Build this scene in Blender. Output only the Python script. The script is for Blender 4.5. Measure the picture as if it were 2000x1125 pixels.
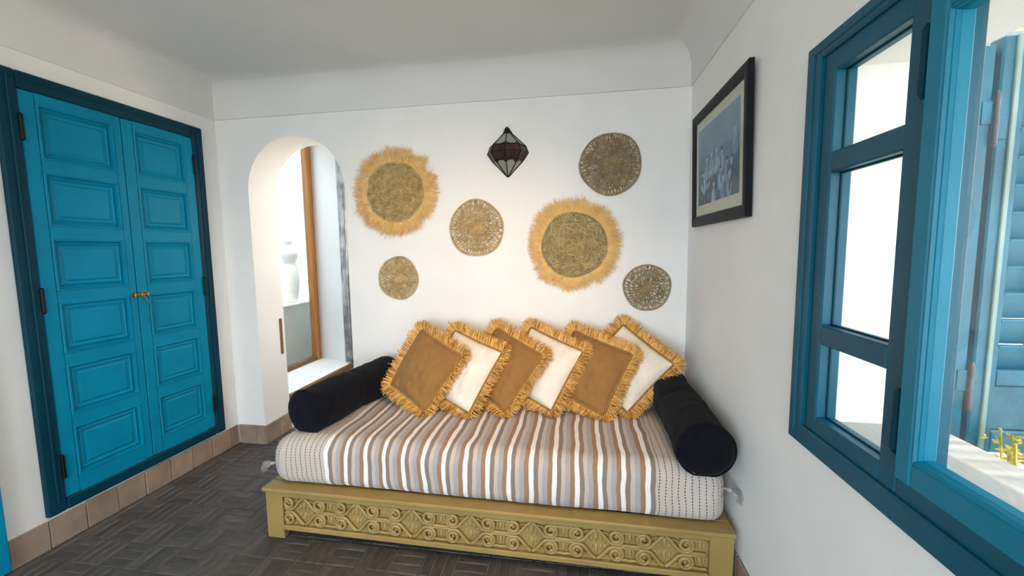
import bpy, math, random
from mathutils import Vector, Matrix, noise
random.seed(7)
for o in list(bpy.data.objects): bpy.data.objects.remove(o, do_unlink=True)
SC = bpy.context.scene
COL = SC.collection
PI = math.pi

# ------------------------------------------------------------------ camera
cd = bpy.data.cameras.new('camera'); cam = bpy.data.objects.new('camera', cd); COL.objects.link(cam)
r_ = Vector((0.98827085, 0.15218337, -0.01268637)); u_ = Vector((-0.00155952, 0.09312744, 0.99565298)); f_ = Vector((-0.15270328, 0.98395503, -0.09227247))
m = Matrix((( r_.x, u_.x, -f_.x, 0.0), (r_.y, u_.y, -f_.y, -2.50876), (r_.z, u_.z, -f_.z, 1.4), (0, 0, 0, 1)))
cam.matrix_world = m
cd.sensor_width = 36; cd.lens = 774.43*36/2000; cd.clip_start = 0.02; cd.clip_end = 200
SC.camera = cam

# ------------------------------------------------------------------ sky, sun, exposure
W = bpy.data.worlds.new('sky'); SC.world = W; W.use_nodes = True
nt = W.node_tree; nt.nodes.clear()
tc = nt.nodes.new('ShaderNodeTexCoord'); sx = nt.nodes.new('ShaderNodeSeparateXYZ'); rp = nt.nodes.new('ShaderNodeValToRGB')
bg = nt.nodes.new('ShaderNodeBackground'); wo = nt.nodes.new('ShaderNodeOutputWorld')
nt.links.new(tc.outputs['Generated'], sx.inputs[0]); nt.links.new(sx.outputs['Z'], rp.inputs[0])
rp.color_ramp.elements[0].position = 0.0; rp.color_ramp.elements[0].color = (0.84, 0.93, 1.0, 1)
rp.color_ramp.elements[1].position = 0.8; rp.color_ramp.elements[1].color = (0.60, 0.80, 1.0, 1)
nt.links.new(rp.outputs[0], bg.inputs[0]); bg.inputs[1].default_value = 2.6
nt.links.new(bg.outputs[0], wo.inputs[0])
sl = bpy.data.lights.new('sun', 'SUN'); sl.energy = 1.6; sl.color = (1.0, 0.92, 0.8); sl.angle = 0.02
sun = bpy.data.objects.new('sun', sl); COL.objects.link(sun)
sun.rotation_euler = Vector((-0.08, 0.30, -0.95)).to_track_quat('-Z', 'Y').to_euler()
# added warm spot, no fitting: warms the bed and lower back wall
wl = bpy.data.lights.new('added_warm_spot', 'SPOT'); wl.energy = 38; wl.color = (1.0, .66, .38); wl.spot_size = math.radians(88); wl.spot_blend = 1.0; wl.shadow_soft_size = .22
wlo = bpy.data.objects.new('added_warm_spot', wl); COL.objects.link(wlo); wlo.location = (.20, -1.75, 2.35)
wlo.rotation_euler = (Vector((-.95, -.25, .50))-wlo.location).to_track_quat('-Z', 'Y').to_euler()
vs = SC.view_settings; vs.view_transform = 'Standard'; vs.look = 'None'; vs.gamma = 1; vs.exposure = 1.55; vs.use_curve_mapping = False

# ------------------------------------------------------------------ materials
def lin(c): return tuple(((v/255)/12.92 if v/255 <= .04045 else ((v/255+.055)/1.055)**2.4) for v in c)
MATS = {}
def mat(name, col, rough=.6, var=.08, scale=8, bump=.0, bscale=40, metal=0, col2=None, rnd=0.0, sheen=0, spec=.5, coord='Object', stretch=None):
    """noise-mottled principled surface; rnd adds a tone shift per object"""
    if name in MATS: return MATS[name]
    M = bpy.data.materials.new(name); M.use_nodes = True; n = M.node_tree.nodes; l = M.node_tree.links
    b = n['Principled BSDF']; b.inputs['Roughness'].default_value = rough; b.inputs['Metallic'].default_value = metal
    b.inputs['Specular IOR Level'].default_value = spec
    if sheen: b.inputs['Sheen Weight'].default_value = sheen
    t = n.new('ShaderNodeTexCoord'); mp = n.new('ShaderNodeMapping'); l.new(t.outputs[coord], mp.inputs[0])
    if stretch: mp.inputs['Scale'].default_value = stretch
    ns = n.new('ShaderNodeTexNoise'); ns.inputs['Scale'].default_value = scale; ns.inputs['Detail'].default_value = 6; l.new(mp.outputs[0], ns.inputs['Vector'])
    r = n.new('ShaderNodeValToRGB'); c2 = col2 or tuple(v*(1-2*var) for v in col)
    r.color_ramp.elements[0].position = .3; r.color_ramp.elements[0].color = (*c2, 1)
    r.color_ramp.elements[1].position = .7; r.color_ramp.elements[1].color = (*(tuple(min(1, v*(1+var)) for v in col) if not col2 else col), 1)
    l.new(ns.outputs['Fac'], r.inputs[0]); out = r.outputs[0]
    if rnd:
        oi = n.new('ShaderNodeObjectInfo'); mr = n.new('ShaderNodeMapRange'); mr.inputs[3].default_value = 1-rnd; mr.inputs[4].default_value = 1+rnd
        l.new(oi.outputs['Random'], mr.inputs[0]); hs = n.new('ShaderNodeHueSaturation'); l.new(mr.outputs[0], hs.inputs['Value']); l.new(out, hs.inputs['Color']); out = hs.outputs[0]
    l.new(out, b.inputs['Base Color'])
    if bump:
        n2 = n.new('ShaderNodeTexNoise'); n2.inputs['Scale'].default_value = bscale; n2.inputs['Detail'].default_value = 5; l.new(mp.outputs[0], n2.inputs['Vector'])
        bp = n.new('ShaderNodeBump'); bp.inputs['Strength'].default_value = bump; bp.inputs['Distance'].default_value = .01
        l.new(n2.outputs['Fac'], bp.inputs['Height']); l.new(bp.outputs[0], b.inputs['Normal'])
    MATS[name] = M; return M

PLASTER = mat('plaster_white', (.85, .845, .825), .85, .02, 3, .12, 25)
CEIL = mat('ceiling_plaster', (.74, .74, .725), .9, .02, 2, .08, 25)
OUTWALL = mat('outside_plaster', (.46, .42, .375), .9, .05, 6, .2, 40)
LEAFBLUE = mat('door_blue_paint', (.0, .225, .375), .5, .06, 5, .10, 60, spec=.12)
FRAMETEAL = mat('dark_teal_paint', (.0005, .040, .068), .5, .08, 6, .08, 60, spec=.15)
WINTEAL = mat('window_teal_paint', (.001, .085, .140), .42, .08, 6, .06, 60, spec=.35)
WINBLUE = mat('casement_blue_paint', (.0, .17, .27), .42, .06, 6, .06, 60, spec=.35)
SHUT = mat('shutter_blue_paint', (.006, .125, .205), .5, .16, 9, .12, 60)
SHUTPALE = mat('shutter_pale_bead', (.22, .32, .30), .5, .08, 9)
OLIVE = mat('olive_gold_paint', (.33, .228, .075), .38, .07, 7, .05, 70)
IRON = mat('black_iron', (.010, .010, .012), .45, .2, 20, .1, 80, .6)
BRASS = mat('aged_brass', (.26, .20, .10), .35, .2, 30, 0, 40, .9)
STEEL = mat('worn_steel', (.09, .09, .11), .45, .2, 30, 0, 40, .2)
COPPER = mat('dark_copper', (.075, .038, .028), .42, .25, 18, .08, 60, .55)
BRICK = mat('floor_brick', (.105, .089, .078), .52, 0, 14, .35, 45, col2=(.050, .044, .041), rnd=.28, coord='Object')
MORTAR = mat('floor_mortar', (.115, .105, .095), .9, .2, 12, .3, 60)
SKIRT = mat('skirting_terracotta', (.35, .255, .195), .6, 0, 10, .2, 50, col2=(.24, .175, .135), rnd=.12)
BLACKCLOTH = mat('black_velvet', (.0038, .0044, .009), .95, .2, 60, .5, 160, sheen=.03, spec=.15)
OCHRE = mat('ochre_linen', (.305, .155, .048), .9, .06, 20, .35, 220, sheen=.1, spec=.2)
WHITECLOTH = mat('white_cotton', (.80, .745, .66), .9, .03, 12, .35, 160, sheen=.1, spec=.2)
RAFFIA = mat('raffia_fibre', (.84, .50, .16), .7, 0, 30, col2=(.64, .34, .085), spec=.3)
GAPSHADE = mat('fringe_gap_shade', (.10, .048, .016), .9, .2, 60, spec=.1)  # dark brown standing in for the shade in the fringe gap
RAFFIADARK = mat('dark_raffia_fibre', (.46, .215, .042), .75, 0, 30, col2=(.30, .13, .025), spec=.2)
RAFFIALIGHT = mat('bright_raffia_fibre', (.86, .56, .20), .65, 0, 30, col2=(.74, .43, .13), spec=.3)
RAFFIAPALE = mat('pale_raffia_fibre', (.84, .58, .26), .7, 0, 22, col2=(.66, .41, .15), spec=.3)
GRASSW = mat('seagrass_fibre', (.66, .48, .225), .75, 0, 30, col2=(.40, .28, .12), spec=.25)
GRASSD = mat('dark_seagrass_fibre', (.42, .315, .165), .75, 0, 30, col2=(.25, .18, .09), spec=.25)
GRASSL = mat('light_seagrass_fibre', (.64, .52, .25), .75, 0, 26, col2=(.44, .33, .14), spec=.25)
WOOD = mat('orange_pine', (.50, .225, .060), .5, 0, 5, .1, 30, col2=(.33, .13, .032), stretch=(14, 14, .8))
BROWNWOOD = mat('brown_wood', (.23, .125, .05), .6, 0, 6, .15, 30, col2=(.14, .07, .028), stretch=(12, 1, 12))
PICFRAME = mat('black_picture_frame', (.006, .008, .014), .5, .2, 10, spec=.2)
PAPER = mat('cream_paper', (.62, .60, .50), .8, .03, 20)
VASE = mat('white_ceramic', (.70, .69, .64), .6, .06, 14, .15, 50)
SATIN = mat('grey_satin', (.40, .40, .41), .16, .3, 9, .5, 12, .5)
THREAD = mat('grey_tassel_thread', (.40, .37, .34), .85, .2, 80)
GREYWALL = mat('grey_green_plaster', (.50, .53, .51), .85, .04, 5, .1, 30)
PAVING = mat('outside_paving', (.48, .36, .25), .9, .12, 3, .2, 12)
LEAFG = mat('yellow_green_leaf', (.55, .44, .05), .6, .3, 40)
STRAW = mat('dry_reed', (.55, .40, .17), .8, .25, 30)
BAR = mat('pale_blue_bar', (.40, .52, .62), .5, .08, 10)

def simple(name): 
    M = bpy.data.materials.new(name); M.use_nodes = True; return M, M.node_tree.nodes, M.node_tree.links
def glass_mat(name, tint, fac):
    M, n, l = simple(name); n.remove(n['Principled BSDF'])
    t = n.new('ShaderNodeBsdfTransparent'); t.inputs[0].default_value = (*tint, 1)
    g = n.new('ShaderNodeBsdfGlossy'); g.inputs['Roughness'].default_value = .03
    ns = n.new('ShaderNodeTexNoise'); ns.inputs['Scale'].default_value = 7; ns.inputs['Detail'].default_value = 4
    mr = n.new('ShaderNodeMapRange'); mr.inputs[1].default_value = .35; mr.inputs[2].default_value = .75; mr.inputs[3].default_value = fac*.7; mr.inputs[4].default_value = fac*1.4
    l.new(ns.outputs['Fac'], mr.inputs[0])
    x = n.new('ShaderNodeMixShader'); l.new(mr.outputs[0], x.inputs[0]); l.new(t.outputs[0], x.inputs[1]); l.new(g.outputs[0], x.inputs[2])
    l.new(x.outputs[0], n['Material Output'].inputs[0]); return M
GLASS = glass_mat('window_glass', (.97, .985, .98), .05)
# frosted lantern glass
M, n, l = simple('frosted_lantern_glass'); b = n['Principled BSDF']; b.inputs['Roughness'].default_value = .35
ns = n.new('ShaderNodeTexNoise'); ns.inputs['Scale'].default_value = 60; rr = n.new('ShaderNodeValToRGB'); rr.color_ramp.elements[0].color = (.20, .225, .20, 1); rr.color_ramp.elements[1].color = (.34, .36, .32, 1)
l.new(ns.outputs[0], rr.inputs[0]); l.new(rr.outputs[0], b.inputs['Base Color']); LGLASS = M
# striped woven cloth: u = metres across the bed, v = metres along the thread
def stripe_mat():
    M, n, l = simple('striped_weave'); b = n['Principled BSDF']; b.inputs['Roughness'].default_value = .92; b.inputs['Specular IOR Level'].default_value = .15; b.inputs['Sheen Weight'].default_value = .1
    uv = n.new('ShaderNodeUVMap'); sp = n.new('ShaderNodeSeparateXYZ'); l.new(uv.outputs[0], sp.inputs[0])
    def math_(op, a, bb=None, c=None):
        k = n.new('ShaderNodeMath'); k.operation = op
        for i, v in enumerate((a, bb, c)):
            if v is None: continue
            if isinstance(v, (int, float)): k.inputs[i].default_value = v
            else: l.new(v, k.inputs[i])
        return k.outputs[0]
    u, v = sp.outputs['X'], sp.outputs['Y']
    nz = n.new('ShaderNodeTexNoise'); nz.inputs['Scale'].default_value = 5; nz.inputs['Detail'].default_value = 2; l.new(uv.outputs[0], nz.inputs['Vector'])
    uw = math_('ADD', u, math_('MULTIPLY', math_('SUBTRACT', nz.outputs['Fac'], .5), .030))
    ph = math_('FRACT', math_('DIVIDE', math_('ADD', uw, 1.187), .0994))
    rp = n.new('ShaderNodeValToRGB'); cr = rp.color_ramp; cr.interpolation = 'CONSTANT'
    stops = [(0, lin((244, 240, 236))), (.20, lin((131, 117, 109))), (.40, lin((196, 180, 168))), (.58, lin((164, 161, 162))), (.80, lin((152, 117, 90)))]
    cr.elements[0].position = 0; cr.elements[0].color = (*stops[0][1], 1); cr.elements[1].position = .2; cr.elements[1].color = (*stops[1][1], 1)
    for p, c in stops[2:]:
        e = cr.elements.new(p); e.color = (*c, 1)
    l.new(ph, rp.inputs[0])
    # weft mottling: fine streaks along u
    cm = n.new('ShaderNodeCombineXYZ'); l.new(math_('MULTIPLY', u, 60), cm.inputs[0]); l.new(math_('MULTIPLY', v, 260), cm.inputs[1])
    n3 = n.new('ShaderNodeTexNoise'); n3.inputs['Scale'].default_value = 1; n3.inputs['Detail'].default_value = 2; l.new(cm.outputs[0], n3.inputs['Vector'])
    # dashed embroidery rows on the plain end fields
    row = math_('LESS_THAN', math_('ABSOLUTE', math_('SUBTRACT', math_('FRACT', math_('DIVIDE', uw, .0265)), .5)), .075)
    cell = math_('FRACT', math_('DIVIDE', v, .0135))
    dash = math_('MULTIPLY', row, math_('LESS_THAN', cell, .62))
    pl = n.new('ShaderNodeMixRGB'); pl.inputs[1].default_value = (*lin((196, 184, 173)), 1); pl.inputs[2].default_value = (*lin((70, 60, 54)), 1); l.new(dash, pl.inputs[0])
    endm = math_('MAXIMUM', math_('LESS_THAN', uw, -1.187), math_('GREATER_THAN', uw, .348))
    mx = n.new('ShaderNodeMixRGB'); l.new(endm, mx.inputs[0]); l.new(rp.outputs[0], mx.inputs[1]); l.new(pl.outputs[0], mx.inputs[2])
    m2 = n.new('ShaderNodeMixRGB'); m2.blend_type = 'MULTIPLY'; m2.inputs[0].default_value = .26; l.new(mx.outputs[0], m2.inputs[1]); l.new(n3.outputs['Fac'], m2.inputs[2])
    g = n.new('ShaderNodeGamma'); g.inputs[1].default_value = .88; l.new(m2.outputs[0], g.inputs[0])
    l.new(g.outputs[0], b.inputs['Base Color'])
    bp = n.new('ShaderNodeBump'); bp.inputs['Strength'].default_value = .35; bp.inputs['Distance'].default_value = .002; l.new(n3.outputs['Fac'], bp.inputs['Height']); l.new(bp.outputs[0], b.inputs['Normal'])
    return M
STRIPE = stripe_mat()

# ------------------------------------------------------------------ mesh helpers
class MB:
    def __init__(s): s.v = []; s.f = []
    def add(s, vs, fs):
        k = len(s.v); s.v += [tuple(p) for p in vs]; s.f += [tuple(i+k for i in q) for q in fs]; return s
    def box(s, a, b):
        x0, y0, z0 = (min(a[i], b[i]) for i in range(3)); x1, y1, z1 = (max(a[i], b[i]) for i in range(3))
        return s.add([(x0,y0,z0),(x1,y0,z0),(x1,y1,z0),(x0,y1,z0),(x0,y0,z1),(x1,y0,z1),(x1,y1,z1),(x0,y1,z1)],
                     [(3,2,1,0),(4,5,6,7),(0,1,5,4),(1,2,6,5),(2,3,7,6),(3,0,4,7)])
    def cbox(s, a, b, c=.004):
        """box with chamfered edges"""
        x0, y0, z0 = (min(a[i], b[i]) for i in range(3)); x1, y1, z1 = (max(a[i], b[i]) for i in range(3))
        c = min(c, (x1-x0)*.45, (y1-y0)*.45, (z1-z0)*.45); vs = []; idx = {}
        for ix in (0, 1):
            for iy in (0, 1):
                for iz in (0, 1):
                    for ax in range(3):
                        p = [(x0, x1)[ix], (y0, y1)[iy], (z0, z1)[iz]]
                        for k, i in enumerate((ix, iy, iz)):
                            if k != ax: p[k] += c if i == 0 else -c
                        idx[(ix, iy, iz, ax)] = len(vs); vs.append(p)
        fs = []; ctr = Vector(((x0+x1)/2, (y0+y1)/2, (z0+z1)/2))
        def put(q):
            p = [Vector(vs[i]) for i in q]; nrm = (p[1]-p[0]).cross(p[2]-p[0]); mid = sum(p, Vector())/len(p)
            fs.append(tuple(q) if nrm.dot(mid-ctr) > 0 else tuple(reversed(q)))
        for ax in range(3):
            o1, o2 = [k for k in range(3) if k != ax]
            for sd in (0, 1):
                q = []
                for (i, j) in ((0,0),(1,0),(1,1),(0,1)):
                    key = [0,0,0]; key[ax] = sd; key[o1] = i; key[o2] = j; q.append(idx[(*key, ax)])
                put(q)
            for i in (0, 1):
                for j in (0, 1):
                    q = []
                    k0 = [0,0,0]; k1 = [0,0,0]; k0[o1] = k1[o1] = i; k0[o2] = k1[o2] = j; k0[ax] = 0; k1[ax] = 1
                    put([idx[(*k0, o1)], idx[(*k1, o1)], idx[(*k1, o2)], idx[(*k0, o2)]])
        for ix in (0, 1):
            for iy in (0, 1):
                for iz in (0, 1): put([idx[(ix, iy, iz, 0)], idx[(ix, iy, iz, 1)], idx[(ix, iy, iz, 2)]])
        return s.add(vs, fs)
    def tube(s, pts, r, n=6, closed=False, caps=True):
        pts = [Vector(p) for p in pts]; N = len(pts); rs = r if isinstance(r, (list, tuple)) else [r]*N
        k = len(s.v); up = None
        for i, p in enumerate(pts):
            if closed: t = pts[(i+1) % N]-pts[i-1]
            else: t = pts[min(i+1, N-1)]-pts[max(i-1, 0)]
            if t.length < 1e-9: t = Vector((0,0,1))
            t.normalize()
            if up is None: up = Vector((0,0,1)) if abs(t.z) < .9 else Vector((0,1,0))
            a = up-t*up.dot(t)
            if a.length < 1e-4: a = t.orthogonal()
            a.normalize(); up = a; b = t.cross(a)
            for j in range(n):
                th = 2*PI*j/n; s.v.append(tuple(p+(a*math.cos(th)+b*math.sin(th))*rs[i]))
        for i in range(N if closed else N-1):
            i2 = (i+1) % N
            for j in range(n):
                j2 = (j+1) % n; s.f.append((k+i*n+j, k+i*n+j2, k+i2*n+j2, k+i2*n+j))
        if caps and not closed:
            s.f.append(tuple(k+j for j in reversed(range(n)))); s.f.append(tuple(k+(N-1)*n+j for j in range(n)))
        return s
    def lathe(s, prof, n=32, c=(0,0,0)):
        k = len(s.v); N = len(prof)
        for (r, z) in prof:
            for j in range(n):
                th = 2*PI*j/n; s.v.append((c[0]+r*math.cos(th), c[1]+r*math.sin(th), c[2]+z))
        for i in range(N-1):
            for j in range(n):
                j2 = (j+1) % n; s.f.append((k+i*n+j, k+i*n+j2, k+(i+1)*n+j2, k+(i+1)*n+j))
        s.f.append(tuple(k+j for j in reversed(range(n)))); s.f.append(tuple(k+(N-1)*n+j for j in range(n)))
        return s
    def prism(s, poly, z0, z1):
        n = len(poly); k = len(s.v)
        s.v += [(x, y, z0) for x, y in poly]+[(x, y, z1) for x, y in poly]
        s.f.append(tuple(k+i for i in reversed(range(n)))); s.f.append(tuple(k+n+i for i in range(n)))
        for i in range(n):
            j = (i+1) % n; s.f.append((k+i, k+j, k+n+j, k+n+i))
        return s
    def ribbon(s, pts, w, side):
        k = len(s.v); N = len(pts)
        for i, p in enumerate(pts):
            ww = w*(1 if i < N-1 else .35); d = side*ww*.5; s.v.append(tuple(p-d)); s.v.append(tuple(p+d))
        for i in range(N-1): s.f.append((k+2*i, k+2*i+1, k+2*i+3, k+2*i+2))
        return s
    def mesh(s, name):
        me = bpy.data.meshes.new(name); me.from_pydata(s.v, [], s.f); me.update(); return me
    def build(s, name, m, parent=None, smooth=False, mw=None):
        me = s.mesh(name); me.materials.append(m)
        if smooth: me.polygons.foreach_set('use_smooth', [True]*len(me.polygons))
        return link(name, me, parent, mw)
def link(name, me, parent=None, mw=None):
    o = bpy.data.objects.new(name, me); COL.objects.link(o)
    if parent: o.parent = parent
    if mw is not None: o.matrix_local = mw
    return o
def empty(name, loc=(0,0,0), mw=None):
    o = bpy.data.objects.new(name, None); o.empty_display_size = .1; COL.objects.link(o)
    if mw is not None: o.matrix_world = mw
    else: o.location = loc
    return o
def tag(o, label, cat, group=None):
    o['label'] = label; o['category'] = cat
    if group: o['group'] = group
    return o
def struct(o, label=None, cat=None):
    o['kind'] = 'structure'
    if label: o['label'] = label
    if cat: o['category'] = cat
    return o
def autosmooth(o, ang=40):
    me = o.data; me.polygons.foreach_set('use_smooth', [True]*len(me.polygons))
    me.set_sharp_from_angle(angle=math.radians(ang))

# ------------------------------------------------------------------ room shell
XL, SA = -2.4704, 0.019; XR = 0.675; YB = -4.3; ZC = 2.331; ZT = 2.56
AX0, AX1, AZ, AT = -2.245, -1.517, 1.838, 0.26          # arch opening: sides, spring line, wall thickness
LW = Matrix.Translation((XL, 0, 0)) @ Matrix.Rotation(-math.atan(SA), 4, 'Z')     # local x = into the room, y = along the wall
def xl(y): return XL+SA*y

# back wall with arched passage
w = MB(); N = 40; ar = (AX1-AX0)/2; ac = (AX0+AX1)/2
arch = [(AX1, 0)]+[(ac+ar*math.cos(PI*i/N), AZ+ar*math.sin(PI*i/N)) for i in range(N+1)]+[(AX0, 0)]
ZW = 2.75; WX0, WX1 = -2.76, 1.0
for (yy, flip) in ((0, False), (AT, True)):
    def q(a, b, c, d): 
        vs = [(a[0], yy, a[1]), (b[0], yy, b[1]), (c[0], yy, c[1]), (d[0], yy, d[1])]
        w.add(vs, [(3,2,1,0) if flip else (0,1,2,3)])
    q((WX0, 0), (AX0, 0), (AX0, AZ), (WX0, AZ)); q((AX1, 0), (WX1, 0), (WX1, AZ), (AX1, AZ))
    q((WX0, AZ), (AX0, AZ), (AX0, ZW), (WX0, ZW)); q((AX1, AZ), (WX1, AZ), (WX1, ZW), (AX1, ZW))
    for i in range(N):
        a, b = arch[1+i], arch[2+i]; q((b[0], b[1]), (a[0], a[1]), (a[0], ZW), (b[0], ZW))
for i in range(len(arch)-1):
    a, b = arch[i], arch[i+1]; w.add([(a[0], 0, a[1]), (b[0], 0, b[1]), (b[0], AT, b[1]), (a[0], AT, a[1])], [(0,1,2,3)])
w.add([(WX0,0,ZW),(WX1,0,ZW),(WX1,AT,ZW),(WX0,AT,ZW)], [(0,1,2,3)])
o = w.build('wall_back', PLASTER); autosmooth(o, 30)
struct(o, 'white plastered back wall with a round-headed arch', 'wall')

o = MB().box((-.2, YB-.2, 0), (0, 0, 2.75)).build('wall_left', PLASTER); o.matrix_world = LW
struct(o, 'white plastered wall around the blue double doors', 'wall')
HY0, HY1, HZ0, HZ1 = -1.25, -3.05, .885, 1.89
w = MB()
w.box((XR, YB-.2, 0), (1.0, 0, HZ0)).box((XR, YB-.2, HZ1), (1.0, 0, 2.75)).box((XR, HY0, HZ0), (1.0, 0, HZ1)).box((XR, YB-.2, HZ0), (1.0, HY1, HZ1))
struct(w.build('wall_right', PLASTER), 'white plastered wall with the blue window', 'wall')
w = MB()                                                # rear wall; its wide opening is added to let daylight fill the room
w.box((-2.7, YB-.2, 0), (-2.2, YB, 2.75)).box((.45, YB-.2, 0), (1.0, YB, 2.75)).box((-2.2, YB-.2, 2.30), (.45, YB, 2.75))
struct(w.build('wall_rear', PLASTER), 'plastered rear wall with an unseen opening added for daylight', 'wall')

# ceiling: proud band, then a cove up to the flat
prof = [(0, ZC), (.010, ZC), (.010, 2.43)]
R0 = .13
for i in range(1, 13):
    a = PI/2*i/12; prof.append((.010+R0*(1-math.cos(a)), 2.43+R0*math.sin(a)))
w = MB(); k = 0
for d, z in prof:
    w.v += [(xl(YB)+d, YB+d, z), (XR-d, YB+d, z), (XR-d, -d, z), (xl(0)+d, -d, z)]
for i in range(len(prof)-1):
    for j in range(4):
        j2 = (j+1) % 4; w.f.append((i*4+j, i*4+j2, (i+1)*4+j2, (i+1)*4+j))
kk = (len(prof)-1)*4; w.f.append((kk, kk+1, kk+2, kk+3))
kb = len(w.v); w.v += [(-2.9, YB-.2, 2.76), (1.0, YB-.2, 2.76), (1.0, .26, 2.76), (-2.9, .26, 2.76)]; w.f.append((kb, kb+1, kb+2, kb+3))
o = w.build('ceiling', CEIL); autosmooth(o, 35)
struct(o, 'grey-white ceiling with rounded cove', 'ceiling')

# floor slab, then basket-weave of narrow bricks
fl = MB().box((-2.8, YB-.2, -.12), (1.0, 2.5, -.004)).build('floor', MORTAR)
struct(fl, 'dark brick floor laid in basket weave', 'floor')
CE = .1478; GX, GY = -.965, -.990
def brick_mesh(l, wd):
    b = MB(); h = .03; c = .0025
    a = [(-l/2, -wd/2), (l/2, -wd/2), (l/2, wd/2), (-l/2, wd/2)]; i2 = [(math.copysign(abs(x)-c, x), math.copysign(abs(y)-c, y)) for x, y in a]
    vs = [(x, y, -h) for x, y in a]+[(x, y, -c) for x, y in a]+[(x, y, 0) for x, y in i2]
    fs = [(8,9,10,11)]
    for i in range(4):
        j = (i+1) % 4; fs += [(i, j, 4+j, 4+i), (4+i, 4+j, 8+j, 8+i)]
    b.add(vs, fs); return b
bricks = []
for ci in range(-13, 14):
    for cj in range(-25, 26):
        cx, cy = GX+CE*ci+CE/2, GY+CE*cj+CE/2
        if cy < YB or cy > 2.35 or cx < -2.62 or cx > .75: continue
        along_y = (ci+cj) % 2 == 0
        for k in (-1, 0, 1):
            off = k*CE/3
            x, y = (cx+off, cy) if along_y else (cx, cy+off)
            if y < .0 and not (xl(y)-.02 < x < XR+.02): continue
            if y >= 0 and not (AX0-.05 < x < -1.15): continue
            bricks.append((x, y, along_y))
def seen(x, y):
    d = Vector((x, y, 0))-Vector((0, -2.50876, 1.4)); z = d.dot(f_)
    if z <= .1: return None
    px, py = 1000+774.43*d.dot(r_)/z, 562.5-774.43*d.dot(u_)/z
    if not (-25 < px < 2025 and py < 1150): return None
    if y > -.80 and x > -1.45: return None
    return z
rank = sorted([(seen(*b[:2]), i) for i, b in enumerate(bricks) if seen(*b[:2])])
single = set(i for _, i in rank[:300])
bm0 = brick_mesh(CE-.007, CE/3-.006).mesh('brick'); bm0.materials.append(BRICK)
rest = MB(); proto = brick_mesh(CE-.007, CE/3-.006)
rb = random.Random(3)
for i, (x, y, ay) in enumerate(bricks):
    M4 = Matrix.Translation((x, y, rb.uniform(-.0018, .0006))) @ Matrix.Rotation((PI/2 if ay else 0)+rb.uniform(-.015, .015), 4, 'Z') @ Matrix.Rotation(rb.uniform(-.008, .008), 4, 'X')
    if i in single: link('brick', bm0, fl, M4)
    else: rest.add([M4 @ Vector(p) for p in proto.v], proto.f)
o = rest.build('brick_field', BRICK, fl); o['kind'] = 'stuff'

# skirting tiles
def skirting(name, pts0, ln, mw, label, z=.142, th=.012):
    root = empty(name, mw=mw); struct(root, label, 'skirting'); rs = random.Random(name); p = pts0; 
    while p < ln-1e-4:
        e = min(p+.142*rs.uniform(.97, 1.03), ln)
        if ln-e < .03: e = ln
        MB().cbox((.0005, p+.0015, 0), (th+rs.uniform(-.0015, .0015), e-.0015, z+rs.uniform(-.004, .003)), .003).build('skirting_tile', SKIRT, root); p = e
    return root
skirting('baseboard_left', -3.2, -.013, LW, 'pinkish terracotta tile skirting below the blue doors')
skirting('baseboard_back', XL-AX0+.014, 0, Matrix.Translation((AX0, 0, 0)) @ Matrix.Rotation(-PI/2, 4, 'Z'), 'short terracotta tile skirting between corner and arch', .146)
skirting('baseboard_arch', -.012, AT, Matrix.Translation((AX0, 0, 0)), 'terracotta tile skirting inside the arch jamb', .146)
skirting('baseboard_right', .02, 3.2, Matrix.Translation((XR, 0, 0)) @ Matrix.Rotation(PI, 4, 'Z'), 'terracotta tile skirting below the window')

# ------------------------------------------------------------------ passage behind the arch
SZ = .275
w = MB().box((-2.76, AT, 0), (AX0, 2.4, SZ))
w.prism([(-2.76, 1.365), (AX0, 1.205), (AX0, 2.4), (-2.76, 2.4)], SZ, 2.75)
w.box((-2.76, AT, 2.64), (AX0, 1.4, 2.75))
struct(w.build('wall_passage', PLASTER), 'white plastered window recess and sill seen through the arch', 'wall')
w = MB().box((-2.3, 2.4, 0), (-1.1, 2.55, 2.75)).box((-1.2, AT, 0), (-1.05, 2.4, 2.75)).box((-2.76, AT, 2.70), (-1.05, 1.25, 2.85)).box((-2.76, 1.25, 2.70), (AX0, 2.55, 2.85))  # roof gap at the far end, added to bring skylight onto sill and curtain
struct(w.build('wall_passage_end', PLASTER), 'far plastered walls of the passage', 'wall')
struct(MB().cbox((-2.262, AT+.002, SZ-.052), (AX0+.012, 1.21, SZ+.006), .006).build('trim_1', BROWNWOOD), 'brown wooden edge of the white sill behind the arch', 'trim')
struct(MB().cbox((AX0-.004, .205, .625), (AX0+.006, .232, .905), .003).build('trim_2', BROWNWOOD), 'narrow brown wooden plate set in the arch jamb', 'trim')
wf = empty('window_2', (-2.72, .26, SZ)); struct(wf, 'orange pine window frame in the recess behind the arch', 'window')
MB().cbox((-.03, 1.0, 0), (.035, 1.055, 2.36), .006).cbox((-.03, 1.055, 0), (.018, 1.10, 2.36), .004).build('post', WOOD, wf)
MB().cbox((-.03, 0, 0), (.035, .06, 2.36), .006).build('post', WOOD, wf)
MB().cbox((-.03, .06, 0), (.03, 1.0, .045), .006).build('bottom_rail', BROWNWOOD, wf)
MB().cbox((-.03, .06, 2.30), (.03, 1.0, 2.36), .006).build('top_rail', WOOD, wf)
MB().box((-.003, .06, .045), (.001, 1.0, 2.30)).build('pane', GLASS, wf)
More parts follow.
